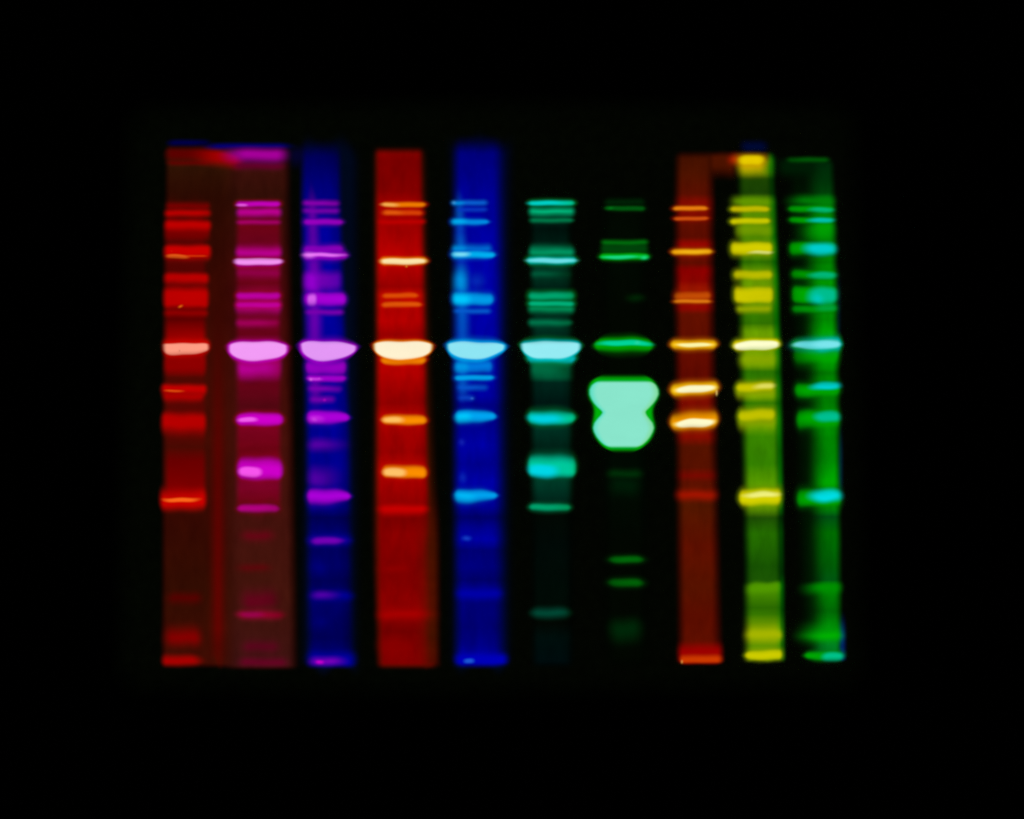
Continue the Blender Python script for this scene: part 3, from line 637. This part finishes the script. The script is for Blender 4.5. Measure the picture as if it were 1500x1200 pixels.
B(1079, 1137, 598, 618, (202, 198, 0), st=8, sb=8, kb=.08, pl=3.4, tilt=2, **GY, **YR)
B(1080, 1146, 713, 743, (216, 210, 0), core=(240, 240, 124), cbox=(1091, 1141, 720.5, 728.5), cp=2, cs=.5, st=7, sb=7, kb=.10, pl=4, tilt=1.4, rt=(60, 200, 60), rf=.86, **YR)
B(1093, 1144, 854, 866, (80, 150, 0), s=8, sr=4, st=4, sb=9, tilt=2.5, rt=(60, 230, 60), rf=.6)
B(1090, 1146, 922, 938, (168, 182, 0), s=8, sr=4, st=7, sb=7, lt=(190, 190, 100), lf=-.4)
B(1089, 1147, 953, 968, (204, 202, 0), s=5, sr=4, st=7, sb=4, pl=2.6, tilt=1.5, **YR)

# ---- lane 10: green and cyan ----------------------------------------------------------------
l10 = lane([(234, 1182, 1221), (420, 1183, 1225), (560, 1188, 1228), (700, 1191, 1230), (968, 1192, 1232)],
           [(234, (0, 38, 8)), (262, (0, 48, 8)), (284, (0, 62, 8)), (296, (0, 132, 10)), (314, (0, 140, 6)), (330, (0, 158, 6)), (348, (0, 128, 4)), (364, (0, 150, 0)), (384, (0, 116, 0)), (400, (0, 148, 0)), (414, (0, 164, 0)), (450, (0, 156, 4)), (468, (0, 132, 0)), (488, (0, 162, 0)), (520, (0, 168, 0)), (534, (0, 162, 0)), (546, (0, 116, 0)), (562, (0, 150, 0)), (590, (0, 122, 0)), (620, (0, 160, 0)), (642, (0, 128, 0)), (676, (0, 134, 2)), (706, (0, 168, 0)), (740, (0, 150, 0)), (757, (0, 76, 18)), (780, (0, 108, 0)), (830, (0, 92, 6)), (850, (0, 86, 16)), (858, (0, 138, 0)), (895, (0, 100, 4)), (925, (0, 150, 6)), (946, (0, 128, 34))],
           'rightmost lane, green bands with cyan right ends', s=8, sl=21, st=5, sb=3, lf=-.6, lt=(150, 190, 200), rf=.75, rt=(200, 205, 255))
B = maker(l10)
B(1152, 1192, 246, 964, (0, 30, 2), name='smear', s=22, st=20, sb=14, nv=10, op=.55, base=0.0000395,
  prof=[(232, 1138, 1200), (500, 1146, 1206), (964, 1160, 1214)])
B(1136, 1200, 232, 258, (0, 28, 4), name='smear', s=12, st=6, sb=12, op=.9)
B(1151, 1215, 231.5, 238, (0, 86, 6), s=6, st=4, sb=4, lt=(190, 200, 200))
GC = dict(lt=(215, 215, 215), lf=-.3, rim=(0, 90, 4))
B(1156, 1222, 289, 303, (0, 126, 6), s=9, sl=18, st=8, sb=6)
B(1152, 1223, 301, 312, (0, 162, 4), core=(0, 188, 124), cbox=(1187, 1221, 304.5, 312), cp=2, cs=.6, st=5, sb=5, pl=4, **GC)
B(1153, 1223, 317, 327, (0, 166, 2), core=(0, 198, 188), cbox=(1186, 1222, 319.5, 326.5), cp=2, cs=.6, st=4, sb=5, pl=4, kb=.05, **GC)
B(1176, 1222, 326, 352, (0, 158, 2), s=10, sl=22, st=6, sb=12, op=.8)
B(1154, 1226, 353, 376, (0, 166, 0), core=(0, 204, 206), cbox=(1181, 1225, 356, 374.5), cp=2.2, cs=.55, st=5, sb=6, kb=.05, **GC)
B(1157, 1226, 394, 410, (0, 150, 0), core=(0, 184, 124), cbox=(1186, 1226, 398.5, 409), cp=2, cs=.5, st=5, sb=6, **GC)
B(1158, 1227, 446, 458, (0, 148, 8), st=5, sb=6, kb=.05, core=(0, 164, 60), cbox=(1196, 1226, 444, 456), cs=.6, **GC)
B(1158, 1227, 417, 446, (0, 166, 0), core=(0, 190, 142), cbox=(1184, 1228, 421, 447), cp=2.4, cs=.4, st=6, sb=5, **GC)
B(1187, 1208, 432, 446, (0, 204, 196), name='speck', s=8, st=7, sb=4, tilt=-2.5, op=.8, pl=3, pr=3)
B(1160, 1230, 505, 536, (0, 166, 0), st=8, sb=9, lt=(110, 140, 110), lf=.1, rim=(0, 110, 0))
B(1184, 1233, 493, 518, (0, 206, 208), s=8, sl=13, sr=4, st=8, sb=7, kb=.12, kt=.12, rim=(0, 160, 60), tilt=1)
B(1157, 1232, 496, 515, (0, 172, 12), core=(122, 230, 236), cbox=(1160, 1230, 499.5, 511.5), cp=2.4, cs=.25, st=6, sb=6, kb=.24, kt=.04, pl=3.6, pr=4, bl=-.12, tilt=1, rt=(60, 255, 255), rim=(0, 140, 40), op=.96)
B(1176, 1232, 497, 514, (126, 232, 240), s=5, sl=26, sr=4, st=5, sb=5, kb=.14, pl=3, pr=3, tilt=1.5, rim=(0, 205, 210), g=1.2)
B(1162, 1232, 559, 582, (0, 166, 0), core=(0, 208, 214), cbox=(1189, 1233, 560, 571.5), cp=2, cs=.5, st=6, sb=9, kb=.18, tilt=1.2, **GC)
B(1164, 1232, 597, 628, (0, 166, 0), core=(0, 192, 146), cbox=(1193, 1233, 603, 618.5), cp=2.2, cs=.4, st=8, sb=12, kb=.16, tilt=1.2, **GC)
B(1165, 1234, 714, 744, (0, 168, 0), core=(0, 220, 228), cbox=(1188, 1234, 717, 735), cp=1.9, cs=.55, st=8, sb=7, kb=.08, **GC)
B(1228, 1234, 630, 730, (0, 70, 110), name='smear', s=5, st=40, sb=30, nu=6, nv=8, op=.35)
B(1226, 1231, 400, 500, (0, 60, 90), name='smear', s=5, st=30, sb=20, nu=6, nv=8, op=.25)
B(1180, 1232, 853, 867, (0, 142, 0), s=8, sl=20, st=4, sb=9, tilt=1.5)
B(1229, 1238, 908, 968, (0, 40, 120), name='smear', s=6, st=24, sb=3, nu=6, nv=8, tilt=0, op=.95)
B(1177, 1234, 912, 944, (0, 146, 6), s=8, sl=24, st=10, sb=8, op=.9, rt=(120, 225, 255), rf=.7)
B(1177, 1234, 924, 937, (0, 178, 0), s=9, sl=26, st=6, sb=7, rt=(160, 225, 255), rf=.75)
B(1176, 1237, 955, 968, (0, 166, 4), core=(0, 194, 138), cbox=(1205, 1236, 955, 970), cp=2.4, cs=.4, s=5, st=7, sb=4, pl=2.2, pr=5, tilt=.8, rim=(0, 110, 10))
